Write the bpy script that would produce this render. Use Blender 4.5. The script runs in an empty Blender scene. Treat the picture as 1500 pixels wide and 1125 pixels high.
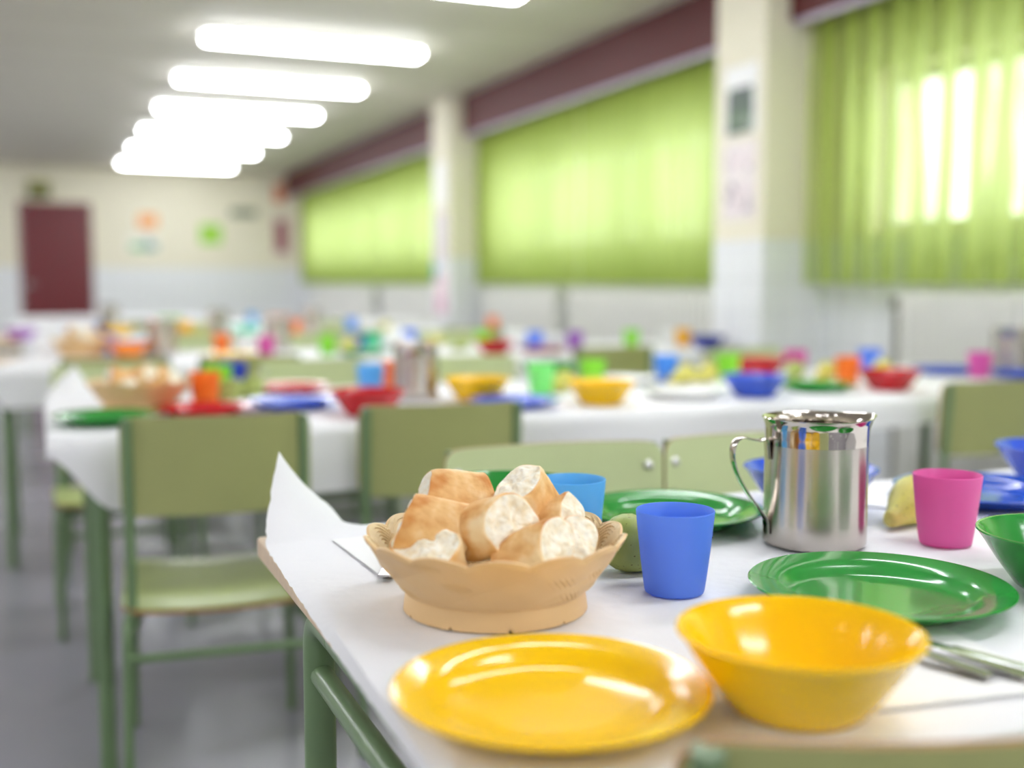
import bpy, bmesh, math, random
from mathutils import Vector, Matrix, noise as mnoise
PI=math.pi
scene=bpy.context.scene
C=scene.collection
scene.view_settings.view_transform='Standard'
scene.view_settings.look='None'
scene.view_settings.exposure=0.95
scene.cycles.use_denoising=True
scene.cycles.max_bounces=8
scene.cycles.diffuse_bounces=4
scene.cycles.glossy_bounces=4
scene.cycles.transmission_bounces=6
scene.cycles.transparent_max_bounces=10
scene.cycles.sample_clamp_indirect=6
scene.cycles.caustics_reflective=False
scene.cycles.caustics_refractive=False

# ------------------------------------------------------------------ materials
def lin(c):
    return tuple((x/255/12.92) if x/255<=.04045 else ((x/255+.055)/1.055)**2.4 for x in c)
class NT:
    def __init__(s,name):
        s.m=bpy.data.materials.new(name); s.m.use_nodes=True
        s.t=s.m.node_tree; s.t.nodes.clear()
        s.out=s.n('ShaderNodeOutputMaterial')
    def n(s,typ,**kw):
        nd=s.t.nodes.new(typ)
        for k,v in kw.items():
            if k.startswith('_'): setattr(nd,k[1:],v)
            else: nd.inputs[k.replace('__',' ')].default_value=v
        return nd
    def l(s,a,b): s.t.links.new(a,b)
    def obj(s,scale=(1,1,1)):
        tc=s.n('ShaderNodeTexCoord'); mp=s.n('ShaderNodeMapping'); mp.inputs['Scale'].default_value=scale
        s.l(tc.outputs['Object'],mp.inputs['Vector']); return mp.outputs['Vector']
def prin(nt,col,rough=.5,metal=0,spec=.5,coat=0):
    b=nt.n('ShaderNodeBsdfPrincipled')
    b.inputs['Base Color'].default_value=(*lin(col),1); b.inputs['Roughness'].default_value=rough
    b.inputs['Metallic'].default_value=metal; b.inputs['Specular IOR Level'].default_value=spec
    b.inputs['Coat Weight'].default_value=coat
    nt.l(b.outputs[0],nt.out.inputs[0]); return b
def simple(name,col,rough=.5,metal=0,spec=.5,nscale=0,namt=.06,bump=0,coat=0,stretch=(1,1,1)):
    nt=NT(name); b=prin(nt,col,rough,metal,spec,coat)
    if nscale:
        v=nt.obj(stretch)
        tx=nt.n('ShaderNodeTexNoise'); tx.inputs['Scale'].default_value=nscale; tx.inputs['Detail'].default_value=4
        nt.l(v,tx.inputs['Vector'])
        mx=nt.n('ShaderNodeMix',_data_type='RGBA')
        c=lin(col)
        mx.inputs['A'].default_value=(*[max(0,x*(1-namt)) for x in c],1)
        mx.inputs['B'].default_value=(*[min(1,x*(1+namt)) for x in c],1)
        nt.l(tx.outputs['Fac'],mx.inputs['Factor']); nt.l(mx.outputs['Result'],b.inputs['Base Color'])
        if bump:
            bp=nt.n('ShaderNodeBump'); bp.inputs['Strength'].default_value=bump; bp.inputs['Distance'].default_value=.002
            nt.l(tx.outputs['Fac'],bp.inputs['Height']); nt.l(bp.outputs[0],b.inputs['Normal'])
    return nt.m
PAL=dict(green=(46,144,60),red=(196,22,34),blue=(56,92,206),yellow=(255,203,4),orange=(255,150,58),lime=(166,228,76),
 skyblue=(126,202,249),mint=(160,240,158),white=(240,240,238),magenta=(222,104,190),teal=(100,214,174),purple=(176,110,204),
 navy=(30,50,150),redbrown=(170,60,50),azure=(96,172,246),deepblue=(122,166,250),pink=(234,124,194),midblue=(30,76,178))
_pc={}
def plastic(c):
    if c not in _pc:
        _pc[c]=simple('plastic_'+c,PAL[c],.13,spec=.5,nscale=30,namt=.03)
    return _pc[c]
_cc={}
def cupmat(c):
    if c not in _cc:
        nt=NT('frosted_plastic_'+c)
        b=nt.n('ShaderNodeBsdfPrincipled'); b.inputs['Base Color'].default_value=(*lin(PAL[c]),1); b.inputs['Roughness'].default_value=.38
        tr=nt.n('ShaderNodeBsdfTranslucent'); tr.inputs['Color'].default_value=(*lin(tuple(min(255,x*1.04+8) for x in PAL[c])),1)
        v=nt.obj(); tx=nt.n('ShaderNodeTexNoise'); tx.inputs['Scale'].default_value=300
        nt.l(v,tx.inputs['Vector']); bp=nt.n('ShaderNodeBump'); bp.inputs['Strength'].default_value=.05; bp.inputs['Distance'].default_value=.0005
        nt.l(tx.outputs['Fac'],bp.inputs['Height']); nt.l(bp.outputs[0],b.inputs['Normal'])
        mx=nt.n('ShaderNodeMixShader'); mx.inputs[0].default_value=.45
        nt.l(b.outputs[0],mx.inputs[1]); nt.l(tr.outputs[0],mx.inputs[2]); nt.l(mx.outputs[0],nt.out.inputs[0])
        _cc[c]=nt.m
    return _cc[c]
M={}
M['frame']=simple('green_painted_tube',(112,138,98),.32,spec=.5,nscale=25,namt=.07)
M['lam']=simple('green_laminate',(202,213,162),.3,spec=.45,nscale=9,namt=.05)
M['lamshaded']=simple('green_laminate_shaded',(166,170,112),.4,spec=.35,nscale=9,namt=.06)  # same laminate, darker: shade on the chair backs put into the colour
M['lamseat']=simple('green_laminate_seat',(172,186,118),.3,spec=.45,nscale=9,namt=.05)
M['ply']=simple('plywood_edge',(160,116,70),.6,nscale=40,namt=.25,stretch=(1,1,8))
M['rivet']=simple('steel_rivet',(225,225,225),.3,metal=1,nscale=50,namt=.03)
M['wood']=simple('table_edge_wood',(226,202,172),.5,nscale=14,namt=.15,stretch=(1,6,6))
M['cutlery']=simple('cutlery_steel',(200,200,205),.22,metal=1,nscale=60,namt=.05)
M['door']=simple('maroon_door_paint',(108,18,28),.35,spec=.5,nscale=4,namt=.06)
M['maroon']=simple('maroon_pelmet',(86,18,20),.6,nscale=4,namt=.08)
M['ceil']=None
M['radiator']=simple('white_radiator_enamel',(232,232,226),.4,nscale=8,namt=.02)
M['rail']=simple('pale_curtain_rail',(196,184,206),.35,nscale=12,namt=.04)
M['winframe']=simple('white_window_frame',(235,235,232),.4,nscale=8,namt=.02)
M['fixture']=simple('white_fixture_body',(238,238,235),.4,nscale=8,namt=.02)
M['dark']=simple('dark_valve',(120,118,104),.5,nscale=8,namt=.1)
M['stem']=simple('pear_stem_brown',(66,52,28),.7,nscale=300,namt=.5)
M['basket']=simple('straw_plastic',(230,194,142),.45,spec=.4,nscale=18,namt=.06)
M['basketin']=simple('straw_plastic_inner',(242,220,178),.45,spec=.4,nscale=18,namt=.05)

def emis(name,col,st):
    nt=NT(name); v=nt.obj(); 
    e=nt.n('ShaderNodeEmission'); e.inputs['Color'].default_value=(*lin(col),1); e.inputs['Strength'].default_value=st
    nt.l(e.outputs[0],nt.out.inputs[0]); return nt.m
M['tube']=emis('lit_diffuser',(247,250,255),LIGHT:=15.0)

def paper_cloth():
    nt=NT('white_embossed_paper'); b=prin(nt,(239,239,243),.75,spec=.2)
    v=nt.obj()
    vo=nt.n('ShaderNodeTexVoronoi'); vo.inputs['Scale'].default_value=62; nt.l(v,vo.inputs['Vector'])
    no=nt.n('ShaderNodeTexNoise'); no.inputs['Scale'].default_value=7; no.inputs['Detail'].default_value=3; nt.l(v,no.inputs['Vector'])
    ad=nt.n('ShaderNodeMath',_operation='MULTIPLY_ADD'); ad.inputs[1].default_value=4.0
    nt.l(no.outputs['Fac'],ad.inputs[0]); nt.l(vo.outputs['Distance'],ad.inputs[2])
    bp=nt.n('ShaderNodeBump'); bp.inputs['Strength'].default_value=.3; bp.inputs['Distance'].default_value=.002
    nt.l(ad.outputs[0],bp.inputs['Height']); nt.l(bp.outputs[0],b.inputs['Normal'])
    return nt.m
M['cloth']=paper_cloth()
M['napkin']=simple('napkin_paper',(246,246,246),.8,spec=.15,nscale=60,namt=.015,bump=.1)

def crust():
    nt=NT('bread_crust'); b=prin(nt,(214,150,80),.6,spec=.3)
    v=nt.obj(); tx=nt.n('ShaderNodeTexNoise'); tx.inputs['Scale'].default_value=22; tx.inputs['Detail'].default_value=4; nt.l(v,tx.inputs['Vector'])
    r=nt.n('ShaderNodeValToRGB'); e=r.color_ramp.elements
    e[0].position=.36; e[0].color=(*lin((206,136,66)),1); e[1].position=.62; e[1].color=(*lin((248,222,176)),1)
    x=r.color_ramp.elements.new(.5); x.color=(*lin((234,188,126)),1)
    nt.l(tx.outputs['Fac'],r.inputs[0]); nt.l(r.outputs[0],b.inputs['Base Color'])
    t2=nt.n('ShaderNodeTexNoise'); t2.inputs['Scale'].default_value=180; nt.l(v,t2.inputs['Vector'])
    bp=nt.n('ShaderNodeBump'); bp.inputs['Strength'].default_value=.35; bp.inputs['Distance'].default_value=.002
    nt.l(t2.outputs['Fac'],bp.inputs['Height']); nt.l(bp.outputs[0],b.inputs['Normal']); return nt.m
def crumb():
    nt=NT('bread_crumb'); b=prin(nt,(246,232,204),.9,spec=.1)
    v=nt.obj(); vo=nt.n('ShaderNodeTexVoronoi'); vo.inputs['Scale'].default_value=170; nt.l(v,vo.inputs['Vector'])
    tx=nt.n('ShaderNodeTexNoise'); tx.inputs['Scale'].default_value=110; tx.inputs['Detail'].default_value=5; nt.l(v,tx.inputs['Vector'])
    r=nt.n('ShaderNodeValToRGB'); e=r.color_ramp.elements
    e[0].position=.3; e[0].color=(*lin((242,226,194)),1); e[1].position=.6; e[1].color=(*lin((254,249,236)),1)
    nt.l(tx.outputs['Fac'],r.inputs[0]); nt.l(r.outputs[0],b.inputs['Base Color'])
    ad=nt.n('ShaderNodeMath',_operation='ADD'); nt.l(vo.outputs['Distance'],ad.inputs[0]); nt.l(tx.outputs['Fac'],ad.inputs[1])
    bp=nt.n('ShaderNodeBump'); bp.inputs['Strength'].default_value=.45; bp.inputs['Distance'].default_value=.002
    nt.l(ad.outputs[0],bp.inputs['Height']); nt.l(bp.outputs[0],b.inputs['Normal']); return nt.m
M['crust']=crust(); M['crumb']=crumb()

def pearmat(name,c1,c2):
    nt=NT(name); b=prin(nt,c1,.42,spec=.35)
    v=nt.obj(); tx=nt.n('ShaderNodeTexNoise'); tx.inputs['Scale'].default_value=26; tx.inputs['Detail'].default_value=4; nt.l(v,tx.inputs['Vector'])
    r=nt.n('ShaderNodeValToRGB'); e=r.color_ramp.elements
    e[0].position=.35; e[0].color=(*lin(c1),1); e[1].position=.65; e[1].color=(*lin(c2),1); nt.l(tx.outputs['Fac'],r.inputs[0])
    sp=nt.n('ShaderNodeTexNoise'); sp.inputs['Scale'].default_value=260; sp.inputs['Detail'].default_value=1; nt.l(v,sp.inputs['Vector'])
    r2=nt.n('ShaderNodeValToRGB'); r2.color_ramp.elements[0].position=.69; r2.color_ramp.elements[1].position=.73; nt.l(sp.outputs['Fac'],r2.inputs[0])
    mx=nt.n('ShaderNodeMix',_data_type='RGBA'); nt.l(r2.outputs[0],mx.inputs['Factor']); nt.l(r.outputs[0],mx.inputs['A']); mx.inputs['B'].default_value=(*lin((110,104,48)),1)
    nt.l(mx.outputs['Result'],b.inputs['Base Color']); return nt.m
M['peargreen']=pearmat('pear_green_skin',(150,164,86),(178,190,112))
M['pearyellow']=pearmat('pear_yellow_skin',(196,192,84),(222,212,120))

def steel(name,rough,aniso=0):
    nt=NT(name); b=prin(nt,(200,192,184),rough,metal=1)
    v=nt.obj((3,3,900)); tx=nt.n('ShaderNodeTexNoise'); tx.inputs['Scale'].default_value=1; tx.inputs['Detail'].default_value=3; nt.l(v,tx.inputs['Vector'])
    if aniso:
        mr=nt.n('ShaderNodeMapRange'); mr.inputs['To Min'].default_value=rough*.9; mr.inputs['To Max'].default_value=rough*1.1
        nt.l(tx.outputs['Fac'],mr.inputs[0]); nt.l(mr.outputs[0],b.inputs['Roughness'])
        b.inputs['Anisotropic'].default_value=aniso; b.inputs['Anisotropic Rotation'].default_value=.25
        tg=nt.n('ShaderNodeTangent',_direction_type='RADIAL',_axis='Z'); nt.l(tg.outputs[0],b.inputs['Tangent'])
        bp=nt.n('ShaderNodeBump'); bp.inputs['Strength'].default_value=.0; bp.inputs['Distance'].default_value=.0003
        nt.l(tx.outputs['Fac'],bp.inputs['Height']); nt.l(bp.outputs[0],b.inputs['Normal'])
    return nt.m
M['brushed']=steel('brushed_steel',.24,.9); M['polished']=steel('polished_steel',.04)

def floor_mat():
    nt=NT('grey_vinyl_floor'); b=prin(nt,(120,120,132),.3,spec=.5)
    v=nt.obj(); tx=nt.n('ShaderNodeTexNoise'); tx.inputs['Scale'].default_value=1.3; tx.inputs['Detail'].default_value=5; nt.l(v,tx.inputs['Vector'])
    sp=nt.n('ShaderNodeTexNoise'); sp.inputs['Scale'].default_value=160; nt.l(v,sp.inputs['Vector'])
    r=nt.n('ShaderNodeValToRGB'); e=r.color_ramp.elements
    e[0].position=.3; e[0].color=(*lin((138,136,148)),1); e[1].position=.7; e[1].color=(*lin((154,152,162)),1); nt.l(tx.outputs['Fac'],r.inputs[0])
    mx=nt.n('ShaderNodeMix',_data_type='RGBA',_blend_type='OVERLAY'); mx.inputs['Factor'].default_value=.12
    nt.l(r.outputs[0],mx.inputs['A']); nt.l(sp.outputs['Color'],mx.inputs['B']); nt.l(mx.outputs['Result'],b.inputs['Base Color'])
    mr=nt.n('ShaderNodeMapRange'); mr.inputs['To Min'].default_value=.2; mr.inputs['To Max'].default_value=.32
    nt.l(tx.outputs['Fac'],mr.inputs[0]); nt.l(mr.outputs[0],b.inputs['Roughness']); return nt.m
def wall_mat(tile_z=1.235,name='cream_wall_over_white_tile'):
    nt=NT(name); b=prin(nt,(238,230,204),.6,spec=.3)
    ge=nt.n('ShaderNodeNewGeometry'); sx=nt.n('ShaderNodeSeparateXYZ'); nt.l(ge.outputs['Position'],sx.inputs[0])
    gt=nt.n('ShaderNodeMath',_operation='GREATER_THAN'); gt.inputs[1].default_value=tile_z; nt.l(sx.outputs['Z'],gt.inputs[0])
    # square tiles below the line: lines on z and on x+y
    ad=nt.n('ShaderNodeMath',_operation='ADD'); nt.l(sx.outputs['X'],ad.inputs[0]); nt.l(sx.outputs['Y'],ad.inputs[1])
    def grid(sock):
        m=nt.n('ShaderNodeMath',_operation='MULTIPLY'); m.inputs[1].default_value=1/.15; nt.l(sock,m.inputs[0])
        f=nt.n('ShaderNodeMath',_operation='FRACT'); nt.l(m.outputs[0],f.inputs[0])
        g=nt.n('ShaderNodeMath',_operation='LESS_THAN'); g.inputs[1].default_value=.03; nt.l(f.outputs[0],g.inputs[0]); return g.outputs[0]
    mxm=nt.n('ShaderNodeMath',_operation='MAXIMUM'); nt.l(grid(sx.outputs['Z']),mxm.inputs[0]); nt.l(grid(ad.outputs[0]),mxm.inputs[1])
    ti=nt.n('ShaderNodeMix',_data_type='RGBA'); nt.l(mxm.outputs[0],ti.inputs['Factor'])
    ti.inputs['A'].default_value=(*lin((234,236,238)),1); ti.inputs['B'].default_value=(*lin((205,208,208)),1)
    v=nt.obj(); tx=nt.n('ShaderNodeTexNoise'); tx.inputs['Scale'].default_value=2; nt.l(v,tx.inputs['Vector'])
    up=nt.n('ShaderNodeMix',_data_type='RGBA'); nt.l(tx.outputs['Fac'],up.inputs['Factor'])
    up.inputs['A'].default_value=(*lin((232,226,204)),1); up.inputs['B'].default_value=(*lin((240,234,214)),1)
    mx=nt.n('ShaderNodeMix',_data_type='RGBA'); nt.l(gt.outputs[0],mx.inputs['Factor'])
    nt.l(ti.outputs['Result'],mx.inputs['A']); nt.l(up.outputs['Result'],mx.inputs['B']); nt.l(mx.outputs['Result'],b.inputs['Base Color'])
    mr=nt.n('ShaderNodeMapRange'); mr.inputs['To Min'].default_value=.3; mr.inputs['To Max'].default_value=.7; nt.l(gt.outputs[0],mr.inputs[0]); nt.l(mr.outputs[0],b.inputs['Roughness'])
    return nt.m
def ceil_mat():
    nt=NT('ceiling_slabs'); b=prin(nt,(206,202,190),.7,spec=.3)
    ge=nt.n('ShaderNodeNewGeometry'); sx=nt.n('ShaderNodeSeparateXYZ'); nt.l(ge.outputs['Position'],sx.inputs[0])
    m=nt.n('ShaderNodeMath',_operation='MULTIPLY'); m.inputs[1].default_value=1/.75; nt.l(sx.outputs['Y'],m.inputs[0])
    f=nt.n('ShaderNodeMath',_operation='FRACT'); nt.l(m.outputs[0],f.inputs[0])
    g=nt.n('ShaderNodeMath',_operation='LESS_THAN'); g.inputs[1].default_value=.06; nt.l(f.outputs[0],g.inputs[0])
    mx=nt.n('ShaderNodeMix',_data_type='RGBA'); nt.l(g.outputs[0],mx.inputs['Factor'])
    mx.inputs['A'].default_value=(*lin((214,209,196)),1); mx.inputs['B'].default_value=(*lin((200,194,181)),1)
    nt.l(mx.outputs['Result'],b.inputs['Base Color']); return nt.m
M['floor']=floor_mat(); M['wall']=wall_mat(); M['ceil']=ceil_mat()

def curtain_mat(name,gap):
    # green woven cloth, light shines through it; 'gap' = how far the thin bands of the weave let the window show
    nt=NT(name)
    d=nt.n('ShaderNodeBsdfDiffuse'); d.inputs['Color'].default_value=(*lin((172,190,88)),1)
    t=nt.n('ShaderNodeBsdfTranslucent'); t.inputs['Color'].default_value=(*lin((202,220,150)),1)
    mx=nt.n('ShaderNodeMixShader'); mx.inputs[0].default_value=.55
    nt.l(d.outputs[0],mx.inputs[1]); nt.l(t.outputs[0],mx.inputs[2])
    v=nt.obj((1,1,.12)); tx=nt.n('ShaderNodeTexNoise'); tx.inputs['Scale'].default_value=9; tx.inputs['Detail'].default_value=2; nt.l(v,tx.inputs['Vector'])
    at=nt.n('ShaderNodeAttribute',_attribute_name='thin',_attribute_type='GEOMETRY')
    ad=nt.n('ShaderNodeMath',_operation='MULTIPLY_ADD'); ad.inputs[1].default_value=1.6; nt.l(tx.outputs['Fac'],ad.inputs[0]); nt.l(at.outputs['Fac'],ad.inputs[2])
    mr=nt.n('ShaderNodeMapRange',_interpolation_type='SMOOTHSTEP'); mr.inputs['From Min'].default_value=1.5; mr.inputs['From Max'].default_value=1.82
    mr.inputs['To Min'].default_value=.015; mr.inputs['To Max'].default_value=gap
    nt.l(ad.outputs[0],mr.inputs[0])
    tp=nt.n('ShaderNodeBsdfTransparent'); tp.inputs[0].default_value=(.84,.91,.68,1); m2=nt.n('ShaderNodeMixShader')
    nt.l(mr.outputs[0],m2.inputs[0]); nt.l(mx.outputs[0],m2.inputs[1]); nt.l(tp.outputs[0],m2.inputs[2]); nt.l(m2.outputs[0],nt.out.inputs[0])
    return nt.m
M['curtain_near']=curtain_mat('green_curtain_near',.7); M['curtain']=curtain_mat('green_curtain',.07)
def glass():
    nt=NT('window_glass'); tp=nt.n('ShaderNodeBsdfTransparent'); gl=nt.n('ShaderNodeBsdfGlossy'); gl.inputs['Roughness'].default_value=.02
    mx=nt.n('ShaderNodeMixShader'); mx.inputs[0].default_value=.06
    nt.l(tp.outputs[0],mx.inputs[1]); nt.l(gl.outputs[0],mx.inputs[2]); nt.l(mx.outputs[0],nt.out.inputs[0]); return nt.m
M['glass']=glass()

# ------------------------------------------------------------------ helpers
def tagp(o,label=None,cat=None,group=None,kind=None):
    if label: o['label']=label
    if cat: o['category']=cat
    if group: o['group']=group
    if kind: o['kind']=kind
    return o
def thing(name,label,cat,loc=(0,0,0),rz=0,group=None):
    o=bpy.data.objects.new(name,None); C.objects.link(o); o.empty_display_size=.05
    o.location=loc; o.rotation_euler=(0,0,rz); return tagp(o,label,cat,group)
class MB:
    def __init__(s): s.v=[]; s.f=[]; s.mi=[]; s.sm=[]
    def add(s,vs,fs,mi=0,smooth=False,M4=None):
        b=len(s.v); s.v+= [tuple(M4@Vector(p)) if M4 else tuple(p) for p in vs]
        for f in fs: s.f.append(tuple(b+i for i in f)); s.mi.append(mi); s.sm.append(smooth)
    def box(s,x0,x1,y0,y1,z0,z1,mi=0,bev=0,M4=None):
        if bev<=0:
            vs=[(x,y,z) for x in(x0,x1) for y in(y0,y1) for z in(z0,z1)]
            fs=[(0,1,3,2),(4,6,7,5),(0,4,5,1),(2,3,7,6),(0,2,6,4),(1,5,7,3)]
            s.add(vs,fs,mi,False,M4); return
        bm=bmesh.new(); bmesh.ops.create_cube(bm,size=1)
        for v in bm.verts: v.co=Vector(((x0+x1)/2+v.co.x*(x1-x0),(y0+y1)/2+v.co.y*(y1-y0),(z0+z1)/2+v.co.z*(z1-z0)))
        bmesh.ops.bevel(bm,geom=list(bm.edges),offset=bev,segments=3,affect='EDGES',profile=.5)
        bm.verts.index_update(); vs=[v.co.copy() for v in bm.verts]; fs=[[v.index for v in f.verts] for f in bm.faces]; bm.free()
        s.add(vs,fs,mi,False,M4)
    def lathe(s,prof,n=48,mi=0,closed=False,cap0=False,cap1=False,M4=None,rfun=None):
        vs=[];fs=[]
        for k,(r,z) in enumerate(prof):
            for i in range(n):
                a=2*PI*i/n; rr,zz=(r,z) if rfun is None else rfun(k,r,z,a)
                vs.append((rr*math.cos(a),rr*math.sin(a),zz))
        m=len(prof)
        for k in range(m-1 if not closed else m):
            k2=(k+1)%m
            for i in range(n):
                j=(i+1)%n; fs.append((k*n+i,k*n+j,k2*n+j,k2*n+i))
        if cap0: fs.append(tuple(reversed(range(n))))
        if cap1: fs.append(tuple((m-1)*n+i for i in range(n)))
        s.add(vs,fs,mi,True,M4)
    def tube(s,pts,r,n=12,mi=0,M4=None,cap=True,flat=None):
        # swept tube; r number or list; flat=(rx,ry) for straps with a fixed side axis
        pts=[Vector(p) for p in pts]; m=len(pts); vs=[];fs=[]
        side=None
        for k in range(m):
            t=(pts[min(k+1,m-1)]-pts[max(k-1,0)]).normalized()
            if side is None:
                up=Vector((0,0,1)) if abs(t.z)<.9 else Vector((1,0,0)); side=t.cross(up).normalized()
            else:
                side=(side-t*side.dot(t)).normalized()
            nrm=side.cross(t).normalized(); rr=r[k] if isinstance(r,(list,tuple)) else r
            for i in range(n):
                a=2*PI*i/n
                if flat: o=side*(flat[0]*math.cos(a))+nrm*(flat[1]*math.sin(a))
                else: o=side*(rr*math.cos(a))+nrm*(rr*math.sin(a))
                vs.append(pts[k]+o)
        for k in range(m-1):
            for i in range(n):
                j=(i+1)%n; fs.append((k*n+i,k*n+j,(k+1)*n+j,(k+1)*n+i))
        if cap: fs.append(tuple(reversed(range(n)))); fs.append(tuple((m-1)*n+i for i in range(n)))
        s.add(vs,fs,mi,True,M4)
    def build(s,name,mats,parent=None,loc=None):
        me=bpy.data.meshes.new(name); me.from_pydata(s.v,[],s.f)
        if not isinstance(mats,(list,tuple)): mats=[mats]
        for m in mats: me.materials.append(m)
        me.polygons.foreach_set('material_index',s.mi); me.polygons.foreach_set('use_smooth',s.sm)
        bm=bmesh.new(); bm.from_mesh(me); bmesh.ops.recalc_face_normals(bm,faces=bm.faces)
        for e in bm.edges:
            if len(e.link_faces)==2 and e.calc_face_angle(0)>math.radians(42): e.smooth=False
        bm.to_mesh(me); bm.free(); me.update()
        o=bpy.data.objects.new(name,me); C.objects.link(o)
        if parent: o.parent=parent
        if loc: o.location=loc
        return o
def arc(pts,r,seg=6):
    """round the corners of a polyline"""
    pts=[Vector(p) for p in pts]; out=[pts[0]]
    for i in range(1,len(pts)-1):
        a=(pts[i-1]-pts[i]); b=(pts[i+1]-pts[i]); rr=min(r,a.length*.48,b.length*.48)
        p0=pts[i]+a.normalized()*rr; p1=pts[i]+b.normalized()*rr
        for k in range(seg+1):
            t=k/seg; out.append(p0*(1-t)**2+pts[i]*2*t*(1-t)+p1*t*t)
    out.append(pts[-1]); return out
def dup(o,loc,rz=None,label=None,group=None,parent=None):
    r=o.copy(); C.objects.link(r)
    if parent: r.parent=parent
    else:
        r.location=loc
        if rz is not None: r.rotation_euler=(0,0,rz)
        if label: r['label']=label
        if group: r['group']=group
    for ch in o.children: dup(ch,None,parent=r)
    return r
def sst(a,b,x):
    t=min(1,max(0,(x-a)/(b-a))); return t*t*(3-2*t)

# ------------------------------------------------------------------ camera
PITCH=math.radians(5.171); YAW=math.radians(22.78)
cam=bpy.data.cameras.new('camera'); camo=bpy.data.objects.new('camera',cam); C.objects.link(camo)
camo.location=(0,0,1.04); camo.rotation_euler=(PI/2-PITCH,0,-YAW)
cam.sensor_width=36; cam.sensor_fit='HORIZONTAL'; cam.lens=1641/1500*36; cam.clip_start=.02; cam.clip_end=200
cam.dof.use_dof=True; cam.dof.focus_distance=1.16; cam.dof.aperture_fstop=1.75
scene.camera=camo

# ------------------------------------------------------------------ room
XW=3.35; YF=15.4; ZC=2.5; XL=-4.6; YB=-4.5
def struct(name,mb,mat,label,cat,parent=None):
    o=mb.build(name,mat,parent)
    if parent is None: tagp(o,label,cat,kind='structure')
    return o
b=MB(); b.box(XL-.2,XW+.25,YB-.2,YF+.2,-.12,0); struct('floor',b,M['floor'],'smooth grey vinyl floor running under all the tables','floor')
b=MB(); b.box(XL-.2,XW+.25,YB-.2,YF+.2,ZC,ZC+.12); struct('ceiling',b,M['ceil'],'flat beige ceiling carrying the strip lights','ceiling')
DX0,DX1,DZ=-.225,.64,2.05
b=MB(); b.box(XL-.2,DX0,YF,YF+.2,0,ZC); b.box(DX1,XW+.25,YF,YF+.2,0,ZC); b.box(DX0,DX1,YF,YF+.2,DZ,ZC)
struct('wall_back',b,M['wall'],'cream end wall with white tiles below, holding the red door','wall')
b=MB(); b.box(XL-.2,XL,YB,YF,0,ZC); struct('wall_left',b,M['wall'],'cream side wall opposite the windows, out of view','wall')
b=MB(); b.box(XL-.2,XW+.25,YB-.2,YB,0,ZC); struct('wall_front',b,M['wall'],'cream wall behind the viewer, out of view','wall')
WZ0,WZ1=1.25,1.94
wins=[(-3.6,-.4),(.35,3.95),(5.0,8.2),(9.15,14.6)]
b=MB(); b.box(XW,XW+.25,YB,YF,0,WZ0); b.box(XW,XW+.25,YB,YF,WZ1,ZC)
ys=[YB]+[y for w in wins for y in w]+[YF]
for i in range(0,len(ys),2): b.box(XW,XW+.25,ys[i],ys[i+1],WZ0,WZ1)
struct('wall_right',b,M['wall'],'cream window wall with white tiles below the sills','wall')
wl=['window behind the viewer, out of the frame','window behind the nearest green curtain','window behind the middle pair of green curtains','window behind the farthest pair of green curtains']
for i,(a0,a1) in enumerate(wins):
    t=tagp(thing('window_%d'%(i+1),wl[i],'window',(XW+.12,(a0+a1)/2,WZ0)),kind='structure')
    n=3 if i<3 else 5; w=(a1-a0)/n; h=WZ1-WZ0; f=MB()
    L=-(a1-a0)/2
    f.box(-.03,.03,L,-L,0,.05); f.box(-.03,.03,L,-L,h-.05,h)
    for k in range(n+1):
        y=L+k*w; f.box(-.03,.03,max(L,y-.03),min(-L,y+.03),.05,h-.05)
    f.build('window_frame',M['winframe'],t)
    for k in range(n):
        g=MB(); g.box(-.003,.003,L+k*w+.03,L+(k+1)*w-.03,.05,h-.05); g.build('pane',M['glass'],t)
# pillars
PIL=[(4.24,4.64),(8.42,8.84),(-.2,.2)]
pl=['near square pillar with taped pictures between two curtain bays','far square pillar with a bright sheet between curtain bays','pillar beside the viewer, out of the frame']
for (y0,y1),l in zip(PIL,pl):
    b=MB(); b.box(3.0,XW-.001,y0,y1,0,ZC-.001,bev=.008); struct('pillar',b,M['wall'],l,'pillar')
# pelmets (maroon boxes above the curtains)
bays=[(.21,4.235),(4.645,8.415),(8.845,YF-.005)]
names=['nearest','middle','farthest']
for i,(y0,y1) in enumerate(bays):
    b=MB(); b.box(3.12,3.16,y0,y1,2.2,ZC-.001,bev=.004); b.box(3.16,XW-.001,y0,y1,2.46,ZC-.001)
    struct('trim_%d'%(i+1),b,M['maroon'],'maroon pelmet board over the %s green curtains'%names[i],'pelmet')
    b=MB(); b.box(3.125,3.15,y0+.01,y1-.01,2.175,2.199,bev=.004)
    tagp(b.build('curtain_rail',M['rail']),'pale lilac rail along the bottom of the %s maroon pelmet'%names[i],'curtain rail',group='curtain rails')
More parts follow.
